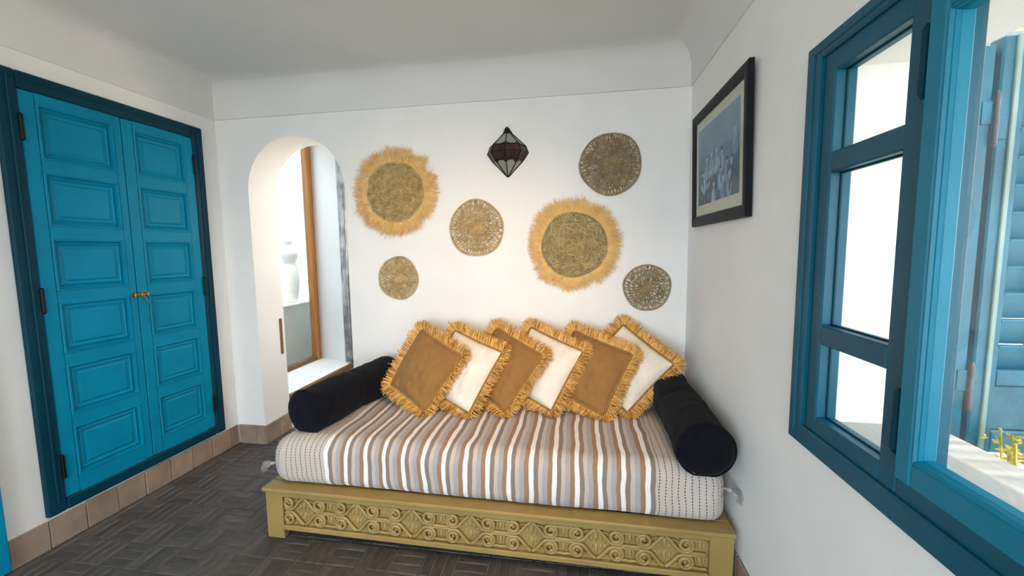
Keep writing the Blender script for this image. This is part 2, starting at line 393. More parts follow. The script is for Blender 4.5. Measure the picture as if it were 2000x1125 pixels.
# light well beyond it, open to the sky
w = MB().box((-3.95, -.2, 0), (-3.8, 3.0, 3.4)).box((-3.8, 2.75, 0), (-2.3, 3.0, 3.4)).box((-3.8, -.2, 0), (-2.76, .0, 3.4)).box((-2.76, -.2, 2.86), (-2.6, 2.75, 3.4))
struct(w.build('wall_courtyard', PLASTER), 'bright white wall of the light well behind the vase', 'wall')
lg = empty('wall_ledge', (-3.4, 1.3, 0)); struct(lg, 'low grey-green wall with white ledge under the vase', 'wall')
MB().box((-.4, -1.3, 0), (.355, 1.45, .835)).build('wall_body', GREYWALL, lg)
MB().cbox((-.4, -1.3, .835), (.362, 1.45, .856), .004).build('ledge_top', PLASTER, lg)
vp = [(.052, 0), (.066, .006), (.074, .06), (.086, .16), (.093, .24), (.088, .33), (.075, .40), (.063, .445), (.064, .455), (.088, .50), (.101, .545), (.092, .59), (.062, .625), (.036, .64), (.032, .648), (.044, .67), (.046, .69), (.038, .71), (.024, .72), (.022, .735), (.023, .77), (.018, .77), (.017, .74), (.004, .73)]
o = MB().lathe(vp, 40).build('vase', VASE, smooth=True); o.location = (-3.16, 1.53, .857)
tag(o, 'tall white curvy ceramic vase on the ledge behind the arch', 'vase')
# added warm fill light, unseen beside the arch, brightens jamb and recess
pl_ = bpy.data.lights.new('added_passage_fill', 'POINT'); pl_.energy = 5; pl_.color = (1.0, .76, .54); pl_.shadow_soft_size = .08
plo = bpy.data.objects.new('added_passage_fill', pl_); COL.objects.link(plo); plo.location = (-1.36, .75, 1.75)
# satin curtain
cu = empty('curtain', (-2.25, 1.15, SZ)); tag(cu, 'grey satin curtain hanging beside the arch window recess', 'curtain')
def drape(path, z0, z1, amp, k, seed):
    b = MB(); n, mz = 60, 40; rs = random.Random(seed)
    for j in range(mz+1):
        z = z0+(z1-z0)*j/mz; fl_ = 1.0-.35*(j/mz)
        for i in range(n+1):
            t = i/n; x = path[0][0]+(path[1][0]-path[0][0])*t; y = path[0][1]+(path[1][1]-path[0][1])*t
            d = amp*fl_*math.sin(2*PI*k*t+.6*math.sin(3*z))+.006*noise.noise(Vector((t*9, z*7, seed)))
            b.v.append((x+d*.3, y-d, z))
    for j in range(mz):
        for i in range(n):
            a = j*(n+1)+i; b.f.append((a, a+1, a+n+2, a+n+1))
    return b
for path, amp, k, sd in ((((-.075, .045), (.0, .02)), .006, 1.0, 1), (((.0, .02), (.18, .06)), .020, 3.5, 2)):
    o = drape(path, .012, 2.34, amp, k, sd).build('curtain_panel', SATIN, cu, smooth=True)
    md = o.modifiers.new('thickness', 'SOLIDIFY'); md.thickness = .002
MB().tube([(-.15, .0, 2.345), (.2, .03, 2.345)], .008, 8).build('rod', IRON, cu)

# ------------------------------------------------------------------ blue double door on the left wall
dr = empty('door_1', mw=LW); struct(dr, 'blue panelled double door in a dark teal frame', 'door')
FY0, FY1, FZ0, FZ1, FW = -1.088, -.126, .157, 2.238, .072
w = MB()
w.cbox((0, FY0, FZ0), (.026, FY0+FW, FZ1), .006).cbox((0, FY1-FW, FZ0), (.026, FY1, FZ1), .006)
w.cbox((0, FY0+FW, FZ1-FW-.006), (.026, FY1-FW, FZ1), .006).cbox((0, FY0+FW, FZ0), (.026, FY1-FW, FZ0+.058), .006)
w.cbox((0, FY0+FW*.55, FZ1-FW*.52), (.033, FY1-FW*.55, FZ1-FW*.40), .003).cbox((0, FY0+FW*.48, FZ0+.05), (.033, FY0+FW*.60, FZ1-FW*.40), .003).cbox((0, FY1-FW*.60, FZ0+.05), (.033, FY1-FW*.48, FZ1-FW*.40), .003)
w.build('door_frame', FRAMETEAL, dr)
def nested(b, y0, y1, z0, z1, steps):
    """concentric rectangular moulding: steps = (inset, height)"""
    k = len(b.v)
    for ins, h in steps: b.v += [(h, y0+ins, z0+ins), (h, y1-ins, z0+ins), (h, y1-ins, z1-ins), (h, y0+ins, z1-ins)]
    for i in range(len(steps)-1):
        for j in range(4):
            j2 = (j+1) % 4; b.f.append((k+i*4+j, k+i*4+j2, k+(i+1)*4+j2, k+(i+1)*4+j))
    e = k+(len(steps)-1)*4; b.f.append((e, e+1, e+2, e+3))
LF = .020
def leaf(y0, y1, z0, z1, py0, py1, rows):
    o = None; b = MB()
    b.cbox((0, y0, z0), (LF, py0, z1), .003).cbox((0, py1, z0), (LF, y1, z1), .003)
    edges = [z0]+[v for r in reversed(rows) for v in r]+[z1]
    for i in range(0, len(edges), 2): b.box((0, py0, edges[i]), (LF, py1, edges[i+1]))
    o = b.build('door_leaf', LEAFBLUE, dr)
    for (a, c) in rows:
        p = MB(); nested(p, py0, py1, a, c, [(0, LF), (.003, LF+.004), (.009, LF+.004), (.013, .009), (.017, .008), (.030, .016), (.034, .011), (.044, .009), (.052, .014), (.056, .015)])
        p.build('panel', LEAFBLUE, o)
    return o
rows = [(2.110-.311*i-.253, 2.110-.311*i) for i in range(6)]
La = leaf(-1.014, -.608, .217, 2.158, -.957, -.647, rows)
Lb = leaf(-.604, -.199, .217, 2.158, -.549, -.258, rows)
for L, yy in ((La, -1.016), (Lb, -.198)):
    for z in (1.99, 1.195, .378):
        MB().tube([(.026, yy, z-.062), (.026, yy, z-.055), (.026, yy, z+.055), (.026, yy, z+.062)], [.004, .009, .009, .004], 10).build('hinge', IRON, L)
la = MB().cbox((LF, -.640, 1.166), (LF+.004, -.612, 1.194), .001).cbox((LF, -.600, 1.166), (LF+.004, -.545, 1.194), .001).tube([(LF+.010, -.640, 1.18), (LF+.010, -.552, 1.18)], .0055, 10)
for y in (-.628, -.592, -.56): la.cbox((LF, y-.005, 1.168), (LF+.018, y+.005, 1.192), .002)
o = la.build('latch', BRASS, Lb)
MB().tube([(LF+.012, -.588, 1.178), (LF+.024, -.580, 1.150), (LF+.026, -.572, 1.125)], .0045, 8).build('bolt_lever', STEEL, Lb)

# foreground door standing ajar on the left
fd = empty('door_2', (-2.487, -1.985, 0)); struct(fd, 'edge of another blue door standing ajar in the left foreground', 'door')
fd.rotation_euler = (0, 0, math.atan2(.742, .034)-PI/2)
b = MB().cbox((-.02, 0, .03), (.02, .10, 2.1), .003).cbox((-.02, .64, .03), (.02, .742, 2.1), .003)
for z0, z1 in ((.03, .16), (.70, .80), (1.30, 1.40), (2.0, 2.1)): b.box((-.02, .10, z0), (.02, .64, z1))
b.build('door_leaf', LEAFBLUE, fd)
for z0, z1 in ((.16, .70), (.80, 1.30), (1.40, 2.0)): MB().cbox((-.01, .10, z0), (.01, .64, z1), .004).build('panel', LEAFBLUE, fd)
for z in (.35, 1.75): MB().tube([(0, -.006, z-.05), (0, -.006, z+.05)], .008, 8).build('hinge', IRON, fd)

# ------------------------------------------------------------------ window on the right wall
wn = empty('window_1', (XR, 0, 0)); struct(wn, 'teal blue wooden window with fixed side lights and casements', 'window')
def B(*boxes, c=.004):
    b = MB()
    for a, e in boxes: b.cbox(a, e, c)
    return b
OY0, OY1, OZ0, OZ1 = -1.207, -3.093, .823, 1.956
# architrave: (x negative = into the room)
B(((-.016, OY0, OZ0), (.02, OY0-.062, OZ1)), ((-.016, OY1, OZ0), (.02, OY1+.062, OZ1)), ((-.016, OY0-.062, OZ1-.047), (.02, OY1+.062, OZ1)), ((-.016, OY0-.062, OZ0), (.02, OY1+.062, OZ0+.058)),
  ((-.022, OY0-.030, OZ0+.03), (.0, OY0-.040, OZ1-.025)), ((-.022, OY0-.030, OZ1-.031), (.0, OY1+.030, OZ1-.022)), c=.005).build('architrave', WINTEAL, wn)
def sidelight(y0, y1):
    """fixed light of three panes between y0 (far) and y1 (near)"""
    s = B(((-.004, y0, .878), (.05, y0-.046, 1.912)), ((-.004, y1+.05, .878), (.05, y1, 1.912)))
    zs = [.878, .925, 1.134, 1.187, 1.597, 1.650, 1.858, 1.912]
    for i in range(0, 8, 2): s.cbox((-.004, y0-.046, zs[i]), (.05, y1+.05, zs[i+1]), .004)
    o = s.build('side_light', WINTEAL, wn)
    for i in (1, 3, 5): MB().box((.026, y0-.046, zs[i]), (.029, y1+.05, zs[i+1])).build('pane', GLASS, o)
    for i in (1, 3, 5):
        bd = MB()
        for a, e in (((.022, y0-.046, zs[i]), (.026, y0-.050, zs[i+1])), ((.022, y0-.046, zs[i]), (.026, y1+.05, zs[i]+.004)), ((.022, y0-.046, zs[i+1]-.004), (.026, y1+.05, zs[i+1]))): bd.box(a, e)
        bd.build('glazing_bead', FRAMETEAL, o)
    return o
sidelight(-1.272, -1.602); sidelight(-2.698, -3.028)
def casement(y0, y1, hinge_y):
    z0, z1 = .934, 1.872
    s = MB(); x0, x1 = -.034, .012
    fy0, fy1, fz0, fz1 = y0-.040, y1+.040, z0+.052, z1-.062
    s.cbox((x0, y0, z0), (x1, fy0, z1), .005).cbox((x0, fy1, z0), (x1, y1, z1), .005).cbox((x0, fy0, z0), (x1, fy1, fz0), .005).cbox((x0, fy0, fz1), (x1, fy1, z1), .005)
    o = s.build('casement', WINBLUE, wn)
    md = MB()                                           # ovolo moulding running round the glass
    st = [(0, x0+.001), (.002, x0+.001), (.005, x0+.006), (.007, x0+.007), (.009, x0+.013), (.010, x0+.014), (.011, x0+.032)]
    k = 0
    for ins, h in st: md.v += [(h, fy1+ins, fz0+ins), (h, fy0-ins, fz0+ins), (h, fy0-ins, fz1-ins), (h, fy1+ins, fz1-ins)]
    for i in range(len(st)-1):
        for j in range(4):
            j2 = (j+1) % 4; md.f.append((i*4+j, i*4+j2, (i+1)*4+j2, (i+1)*4+j))
    md.build('moulding', WINBLUE, o)
    MB().box((x0+.026, fy1+.009, fz0+.009), (x0+.029, fy0-.009, fz1-.009)).build('pane', GLASS, o)
    for zz in (1.045, 1.745):
        MB().tube([(-.022, hinge_y, zz-.068), (-.022, hinge_y, zz-.058), (-.022, hinge_y, zz-.001), (-.022, hinge_y, zz), (-.022, hinge_y, zz+.058), (-.022, hinge_y, zz+.068)], [.003, .0085, .0085, .0075, .0085, .003], 10).build('hinge', FRAMETEAL, o)
casement(-1.634, -2.147, -1.618); casement(-2.153, -2.666, -2.682)
B(((-.004, -1.602, .872), (.05, -2.698, .950)), ((-.004, -1.602, 1.855), (.05, -2.698, 1.912)), ((-.004, -1.602, .950), (.05, -1.650, 1.855)), ((-.004, -2.650, .950), (.05, -2.698, 1.855))).build('inner_frame', WINTEAL, wn)
# sill outside
struct(MB().cbox((.72, HY1, HZ0-.02), (1.02, HY0, HZ0+.004), .004).build('trim_3', OUTWALL), 'white outside window sill', 'sill')

# ------------------------------------------------------------------ outside the window
struct(MB().box((-14, -16, -.5), (16, 12, -.3)).build('ground', PAVING), 'sandy terrace paving outside', 'ground')
sh = empty('window_shutter', (1.035, -1.205, .80)); tag(sh, 'pale blue louvred shutter folded open outside the window', 'shutter')
SHH = 1.125
MB().cbox((-.03, -.02, 0), (.016, .03, SHH), .003).cbox((.018, -.028, 0), (.064, .02, SHH), .004).build('post', SHUT, sh)
MB().cbox((.018, -.034, 0), (.029, -.027, SHH), .002).build('bead', SHUTPALE, sh)
st = MB().cbox((.077, -.03, .01), (.136, .012, SHH+.02), .004).cbox((.45, -.03, .01), (.51, .012, SHH+.02), .004)
for z0, z1 in ((.01, .075), (.205, .25), (SHH-.055, SHH+.02)): st.cbox((.136, -.026, z0), (.45, .010, z1), .004)
fr = st.build('shutter_frame', SHUT, sh)
MB().cbox((.104, -.036, .01), (.117, -.028, SHH+.02), .002).build('bead', SHUTPALE, sh)
MB().cbox((.136, -.018, .075), (.45, -.004, .205), .004).build('panel', SHUT, sh)
sm = MB().cbox((.136, -.040, -.006), (.45, .040, .006), .002).mesh('slat'); sm.materials.append(SHUT)
for i in range(11):
    o = link('slat', sm, sh, Matrix.Translation((0, -.006, .285+i*.0735)) @ Matrix.Rotation(math.radians(-66), 4, 'X'))
for z in (.20, .93):
    MB().tube([(.0705, -.034, z-.07), (.0705, -.034, z-.06), (.0705, -.034, z), (.0705, -.034, z+.001), (.0705, -.034, z+.06), (.0705, -.034, z+.075)], [.003, .0065, .0065, .0055, .0065, .003], 10).build('hinge', STEEL, sh)
    MB().cbox((.077, -.0325, z-.05), (.100, -.0295, z+.01), .001).build('hinge_plate', SHUT, sh); MB().cbox((.040, -.0305, z-.01), (.064, -.0275, z+.05), .001).build('hinge_plate', SHUT, sh)
# reed awning over the terrace, rail and shrub beyond the shutter
rd = empty('reed_awning', (1.02, -2.2, 2.30)); tag(rd, 'dry straw reed awning over the terrace outside the window', 'awning')
rr_ = random.Random(5); sb = MB()
for i in range(290):
    y = -3.4+i*.0235+rr_.uniform(-.006, .006); z = rr_.uniform(-.012, .012); sb.tube([(.02, y, z), (1.3, y+rr_.uniform(-.02, .02), z+.02), (2.7, y+rr_.uniform(-.03, .03), z)], rr_.uniform(.0055, .0085), 5)
o = sb.build('reeds', STRAW, rd); o['kind'] = 'stuff'
for x in (.25, 1.35, 2.5): MB().cbox((x-.02, -3.45, .02), (x+.02, 3.45, .07), .004).build('batten', BROWNWOOD, rd)
for y in (-3.3, 3.3): MB().cbox((2.47, y-.03, -2.6), (2.53, y+.03, .02), .004).build('post', BROWNWOOD, rd)
o = MB().tube([(1.0+.13, -1.02, -.3), (1.13, -1.02, 2.04), (1.9, -1.02, 2.04)], .012, 8).build('rail', BAR)
tag(o, 'pale blue metal rail above the open shutter outside', 'rail')
def plant(name, loc, n, h, sp, label, seed):
    root = empty(name, loc); tag(root, label, 'plant'); rs = random.Random(seed); st = MB(); lv = MB()
    for i in range(n):
        a = rs.uniform(0, 2*PI); rr = rs.uniform(0, sp); hh = h*rs.uniform(.86, 1); tip = Vector((math.cos(a)*rr, math.sin(a)*rr*.7, hh))
        st.tube([(0, 0, 0), tip*.5+Vector((0, 0, .05)), tip], .003, 5)
        for k in range(34):
            t = rs.uniform(.70, 1.0); p = tip*t+Vector((rs.uniform(-.02, .02), rs.uniform(-.02, .02), 0)); d = Vector((rs.uniform(-1, 1), rs.uniform(-1, 1), rs.uniform(-.2, .8))).normalized(); s_ = d.orthogonal().normalized()
            L = rs.uniform(.012, .026); q = [p, p+d*L*.5+s_*L*.25, p+d*L, p+d*L*.5-s_*L*.25]; lv.add(q, [(0,1,2,3)])
    st.build('stems', LEAFG, root); o = lv.build('foliage', LEAFG, root); o['kind'] = 'stuff'
plant('flowering_shrub', (1.20, -1.38, -.3), 80, 1.25, .19, 'yellow-green shrub outside below the shutter', 4)

# ------------------------------------------------------------------ daybed
BW, BD, BH = 2.142, .862, .262                          # origin: front left foot, x along the front, y to the back
BM = Matrix.Translation((-1.499, -.871, 0)) @ Matrix.Rotation(-.0161, 4, 'Z')
bed = empty('daybed', mw=BM); tag(bed, 'low olive-gold wooden daybed with carved scroll front', 'bed')
FB = .047
MB().cbox((.0, .004, .0), (.092, .046, BH-.018), .004).build('leg', OLIVE, bed)
MB().cbox((BW-.092, .004, .0), (BW, .046, BH-.018), .004).build('leg', OLIVE, bed)
MB().cbox((0, BD-.05, 0), (.07, BD, BH-.018), .004).build('leg', OLIVE, bed)
MB().cbox((BW-.07, BD-.05, 0), (BW, BD, BH-.018), .004).build('leg', OLIVE, bed)
MB().cbox((.092, .022, .062), (BW-.092, .042, BH-.018), .002).build('front_panel', OLIVE, bed)
MB().cbox((.092, .002, FB), (BW-.092, .040, FB+.026), .004).build('bottom_rail', OLIVE, bed)
MB().cbox((.092, .004, BH-.044), (BW-.092, .040, BH-.018), .003).build('top_rail', OLIVE, bed)
MB().cbox((-.010, -.008, BH-.018), (BW+.004, .075, BH), .005).build('front_lip', OLIVE, bed)
MB().cbox((-.010, .075, BH-.018), (.06, BD, BH), .004).cbox((0, .046, FB), (.03, BD-.05, BH-.018), .003).build('side_rail', OLIVE, bed)
MB().cbox((BW-.066, .075, BH-.018), (BW+.004, BD, BH), .004).cbox((BW-.03, .046, FB), (BW, BD-.05, BH-.018), .003).build('side_rail', OLIVE, bed)
MB().cbox((.07, BD-.03, FB), (BW-.07, BD, BH), .003).build('back_rail', OLIVE, bed)
for i in range(12):
    x = .09+i*.166; MB().cbox((x, .045, BH-.075), (x+.11, BD-.03, BH-.055), .003).build('slat', OLIVE, bed)
# carved relief: two mirrored rows of scrolls with rosettes, lozenges and leaf buds
cv = MB(); Y0 = .019; P0 = .279; zm = .147; zt, zb = .215, .079
X0, X1 = .098, BW-.098
def clip(pts): return [p for p in pts if X0 <= p[0] <= X1]
def rib(pts, r=.0052):
    run = []
    for p in pts+[None]:
        if p is not None and X0 <= p[0] <= X1: run.append(p)
        else:
            if len(run) > 2: cv.tube(run, [r*.5]+[r]*(len(run)-2)+[r*.5], 6)
            run = []
def bud(x, z, h, wd, dp=.008):
    if not X0+wd < x < X1-wd: return
    n = 8; k = len(cv.v); cv.v.append((x, Y0-dp, z))
    for i in range(n):
        a = 2*PI*i/n; cv.v.append((x+wd*math.cos(a)*(abs(math.cos(a))**.3), Y0+.002, z+h*math.sin(a)))
    for i in range(n): cv.f.append((k, k+1+(i+1) % n, k+1+i))
nper = 7; first = X0+.105
for pi_ in range(-1, nper+1):
    xd = first+pi_*P0                                   # lozenge centre; the scroll pair sits half a period on
    xp = xd+P0/2
    for sg in (1, -1):                                  # upper and lower row
        top = zm+sg*.068
        for sd in (-1, 1):                              # flank of the lozenge running on into a spiral
            c_ = P0/2-.0575; pts = []
            for i in range(22):
                e = c_*i/21; pts.append((xd+sd*e, Y0-.005, zm+sg*(.0065+.058*(.5+.5*math.cos(PI*min(1, e/(c_*.92))))**1.15)))
            for i in range(1, 52):
                t = i/51; a = -PI/2+2*PI*1.55*t; rr2 = .0315*(1-t*.60)
                pts.append((xd+sd*(c_+rr2*math.cos(a)), Y0-.006-.004*t, zm+sg*(.038+rr2*math.sin(a))))
            rib(pts, .0082)
            cx, cz = xd+sd*c_, zm+sg*.038
            if X0+.02 < cx < X1-.02:
                cv.tube([(cx, Y0+.001, cz), (cx, Y0-.006, cz), (cx, Y0-.011, cz)], [.009, .008, .003], 8)
                for j in range(7):
                    a = 2*PI*j/7; cv.tube([(cx+.007*math.cos(a), Y0-.004, cz+.007*math.sin(a)), (cx+.014*math.cos(a+.3), Y0-.001, cz+.014*math.sin(a+.3))], [.0028, .0014], 5)
        rib([(xp+.056*(i/10-1), Y0-.004, zm+sg*(.0065-.003*math.sin(PI*i/20))) for i in range(21)], .0075)
        rib([(xp+.066*(i/12-1), Y0-.004, zm+sg*(.0665-.010*math.sin(PI*i/24)**2+.006*math.exp(-((i-12)/2.5)**2))) for i in range(25)], .0062)
        bud(xp, zm+sg*.034, .022, .0085, .013); bud(xp-.015, zm+sg*.034, .018, .005, .009); bud(xp+.015, zm+sg*.034, .018, .005, .009)
        bud(xd, zm+sg*.030, .026, .0095, .013); bud(xd-.020, zm+sg*.018, .014, .006, .010); bud(xd+.020, zm+sg*.018, .014, .006, .010); bud(xd-.037, zm+sg*.008, .007, .007, .008); bud(xd+.037, zm+sg*.008, .007, .007, .008)
        for j in range(7):                              # feathered leaf strokes outside the lozenge flanks
            for sd in (-1, 1):
                x = xd+sd*(.020+.006*j); z = zm+sg*(.060-.002*j)
                if X0+.01 < x < X1-.01 and pi_ < nper: cv.tube([(x, Y0-.001, z), (x+sd*.010, Y0-.003, z-sg*(.010-.0005*j))], [.0038, .0020], 5)
cv.build('carving', OLIVE, bed, smooth=True)

# ------------------------------------------------------------------ bedspread over the mattress
def bedspread():
    hx, hy, hz, r = 1.052, .405, .122, .075
    c = Vector((hx+.024, .052+hy-.01, BH+hz-.001)); b = MB(); uvs = []; nx, ny, nz = 170, 66, 22
    def place(p):                                       # p in the unit box -> rounded, sagging cloth
        q = Vector((max(-hx+r, min(hx-r, p.x)), max(-hy+r, min(hy-r, p.y)), max(-hz+r*.8, min(hz-r, p.z))))
        d = p-q; L = d.length
        if L > r: p = q+d*(r/L)
        t = (p.z+hz)/(2*hz)
        wv = noise.noise(Vector((p.x*3.2, p.y*4, p.z*5)))*.010+noise.noise(Vector((p.x*13, p.y*5, 7+p.z*9)))*.0035
        out = Vector((p.x*.12/hx, p.y/hy*.9, p.z/hz*.8)); out.normalize()
        p = p+out*wv*min(1, t*2+.25)
        if p.y < -hy*.8: p.y -= .010*math.sin(PI*t)*(1+.4*math.sin(p.x*5))         # belly of the front edge
        if p.z > 0:
            e = max(0, abs(p.x)-.80); p.z -= .22*e*e+.010*max(0, p.y/hy)
        if p.x < -hx*.93: p.x -= .018*math.sin(PI*t)
        return p+c
    def sheet(fn, n1, n2, uvf, flip=False):
        k = len(b.v)
        for j in range(n2+1):
            for i in range(n1+1):
                p = fn(i/n1*2-1, j/n2*2-1); b.v.append(tuple(place(p))); uvs.append(uvf(p))
        for j in range(n2):
            for i in range(n1):
                a = k+j*(n1+1)+i; q = (a, a+1, a+n1+2, a+n1+1); b.f.append(tuple(reversed(q)) if flip else q)
    U = lambda p: p.x+c.x-1.499
    sheet(lambda s, t: Vector((s*hx, t*hy, hz)), nx, ny, lambda p: (U(p), p.y))
    sheet(lambda s, t: Vector((s*hx, -hy, t*hz)), nx, nz, lambda p: (U(p), -hy-(hz-p.z)))
    sheet(lambda s, t: Vector((s*hx, hy, t*hz)), nx, nz, lambda p: (U(p), hy+(hz-p.z)), True)
    sheet(lambda s, t: Vector((-hx, s*hy, t*hz)), ny, nz, lambda p: (U(p)-(hz-p.z), p.y), True)
    sheet(lambda s, t: Vector((hx, s*hy, t*hz)), ny, nz, lambda p: (U(p)+(hz-p.z), p.y))
    sheet(lambda s, t: Vector((s*hx, t*hy, -hz)), 30, 12, lambda p: (U(p), p.y), True)
    me = b.mesh('bedspread'); ul = me.uv_layers.new(name='UVMap')
    for lp in me.loops: ul.data[lp.index].uv = uvs[lp.vertex_index]
    me.materials.append(STRIPE); me.polygons.foreach_set('use_smooth', [True]*len(me.polygons))
    import bmesh
    bm = bmesh.new(); bm.from_mesh(me); bmesh.ops.remove_doubles(bm, verts=bm.verts, dist=.0006); bm.to_mesh(me); bm.free()
    o = link('bedspread', me); o.matrix_world = BM; return o
bs = bedspread()
tag(bs, 'brown, grey and white striped woven bedspread tucked round the daybed mattress', 'bedspread')
def tassel(loc, d, seed, parent):
    rs = random.Random(seed); b = MB(); d = Vector(d).normalized(); loc = Vector(loc); s1 = d.orthogonal().normalized(); s2 = d.cross(s1)
    b.tube([loc-d*.03, loc-d*.012, loc, loc+d*.008, loc+d*.014], [.003, .004, .009, .009, .005], 8)
    for i in range(110):
        a = rs.uniform(0, 2*PI); q = rs.uniform(.1, 1); o1 = s1*math.cos(a)+s2*math.sin(a); L = rs.uniform(.035, .055)
        pts = [loc+d*.01+o1*.003, loc+d*L*.45+o1*.014*q+Vector((0, 0, -.002)), loc+d*L*.85+o1*.024*q+Vector((0, 0, -.010)), loc+d*L*.95+o1*.028*q+Vector((0, 0, -.022))]
        b.tube(pts, [.0012, .0013, .0013, .0010], 4)
    return b.build('tassel', THREAD, parent, smooth=True)
tassel((-.005, .075, .345), (-.7, -.25, .05), 1, bs)
tassel((-.012, .20, .41), (-.8, .0, -.2), 3, bs)
tassel((BW-.012, .055, .415), (.75, -.15, -.1), 2, bs)

# ------------------------------------------------------------------ bolsters
def bolster(p0, p1, rad, label, seed):
    p0, p1 = Vector(p0), Vector(p1); ax = (p1-p0); L = ax.length; root = empty('bolster'); 
    root.matrix_world = Matrix.Translation(p0) @ ax.to_track_quat('X', 'Z').to_matrix().to_4x4()
    b = MB(); n, k = 48, 60; prof = [(0.02, -.006), (.3, -.012), (.6, -.012), (.82, -.005), (.95, .006), (1.0, .022), (1.0, .04)]
    prof = [(f*rad, x) for f, x in prof]; body = [(rad, .04+(L-.08)*i/k) for i in range(1, k)]; full = prof+body+[(f, L-x) for f, x in reversed(prof)]
    for (rr, x) in full:
        for j in range(n):
            a = 2*PI*j/n; nn = noise.noise(Vector((x*5, math.cos(a)*1.3+seed, math.sin(a)*1.3)))*.010+noise.noise(Vector((x*22, math.cos(a)*2, math.sin(a)*2+seed)))*.004
            dent = -.006*math.exp(-((x-L*.52)/.02)**2); q = rr*(1+(nn+dent)/rad*(rr/rad)); z = math.sin(a)*q
            if z < -rad*.90: z = -rad*.90+(z+rad*.90)*.3
            b.v.append((x, math.cos(a)*q, z))
    for i in range(len(full)-1):
        for j in range(n):
            j2 = (j+1) % n; b.f.append((i*n+j, (i+1)*n+j, (i+1)*n+j2, i*n+j2))
    b.f.append(tuple(range(n))); b.f.append(tuple(reversed(range((len(full)-1)*n, len(full)*n))))
    b.build('cover', BLACKCLOTH, root, smooth=True)
    for x in (.012, L-.012):
        MB().tube([(x, rad*1.0*math.cos(2*PI*j/48), max(-rad*.93, rad*1.0*math.sin(2*PI*j/48))) for j in range(48)], .0045, 6, closed=True).build('piping', BLACKCLOTH, root, smooth=True)
    tag(root, label, 'bolster', None); return root
bolster((-1.335, -.765, .603), (-1.215, -.085, .603), .113, 'black velvet bolster at the arch end of the daybed', 1)
bolster((.532, -.885, .585), (.535, -.12, .607), .113, 'black velvet bolster against the window wall', 2)

def mix_strands(b, name, mats, wts, per, parent, rs):
    """one fringe mesh whose strands (per faces each) take different fibre tones"""
    me = b.mesh(name)
    for m_ in mats: me.materials.append(m_)
    idx = []
    for i in range(len(me.polygons)//per): idx += [rs.choices(range(len(mats)), wts)[0]]*per
    me.polygons.foreach_set('material_index', idx); return link(name, me, parent)
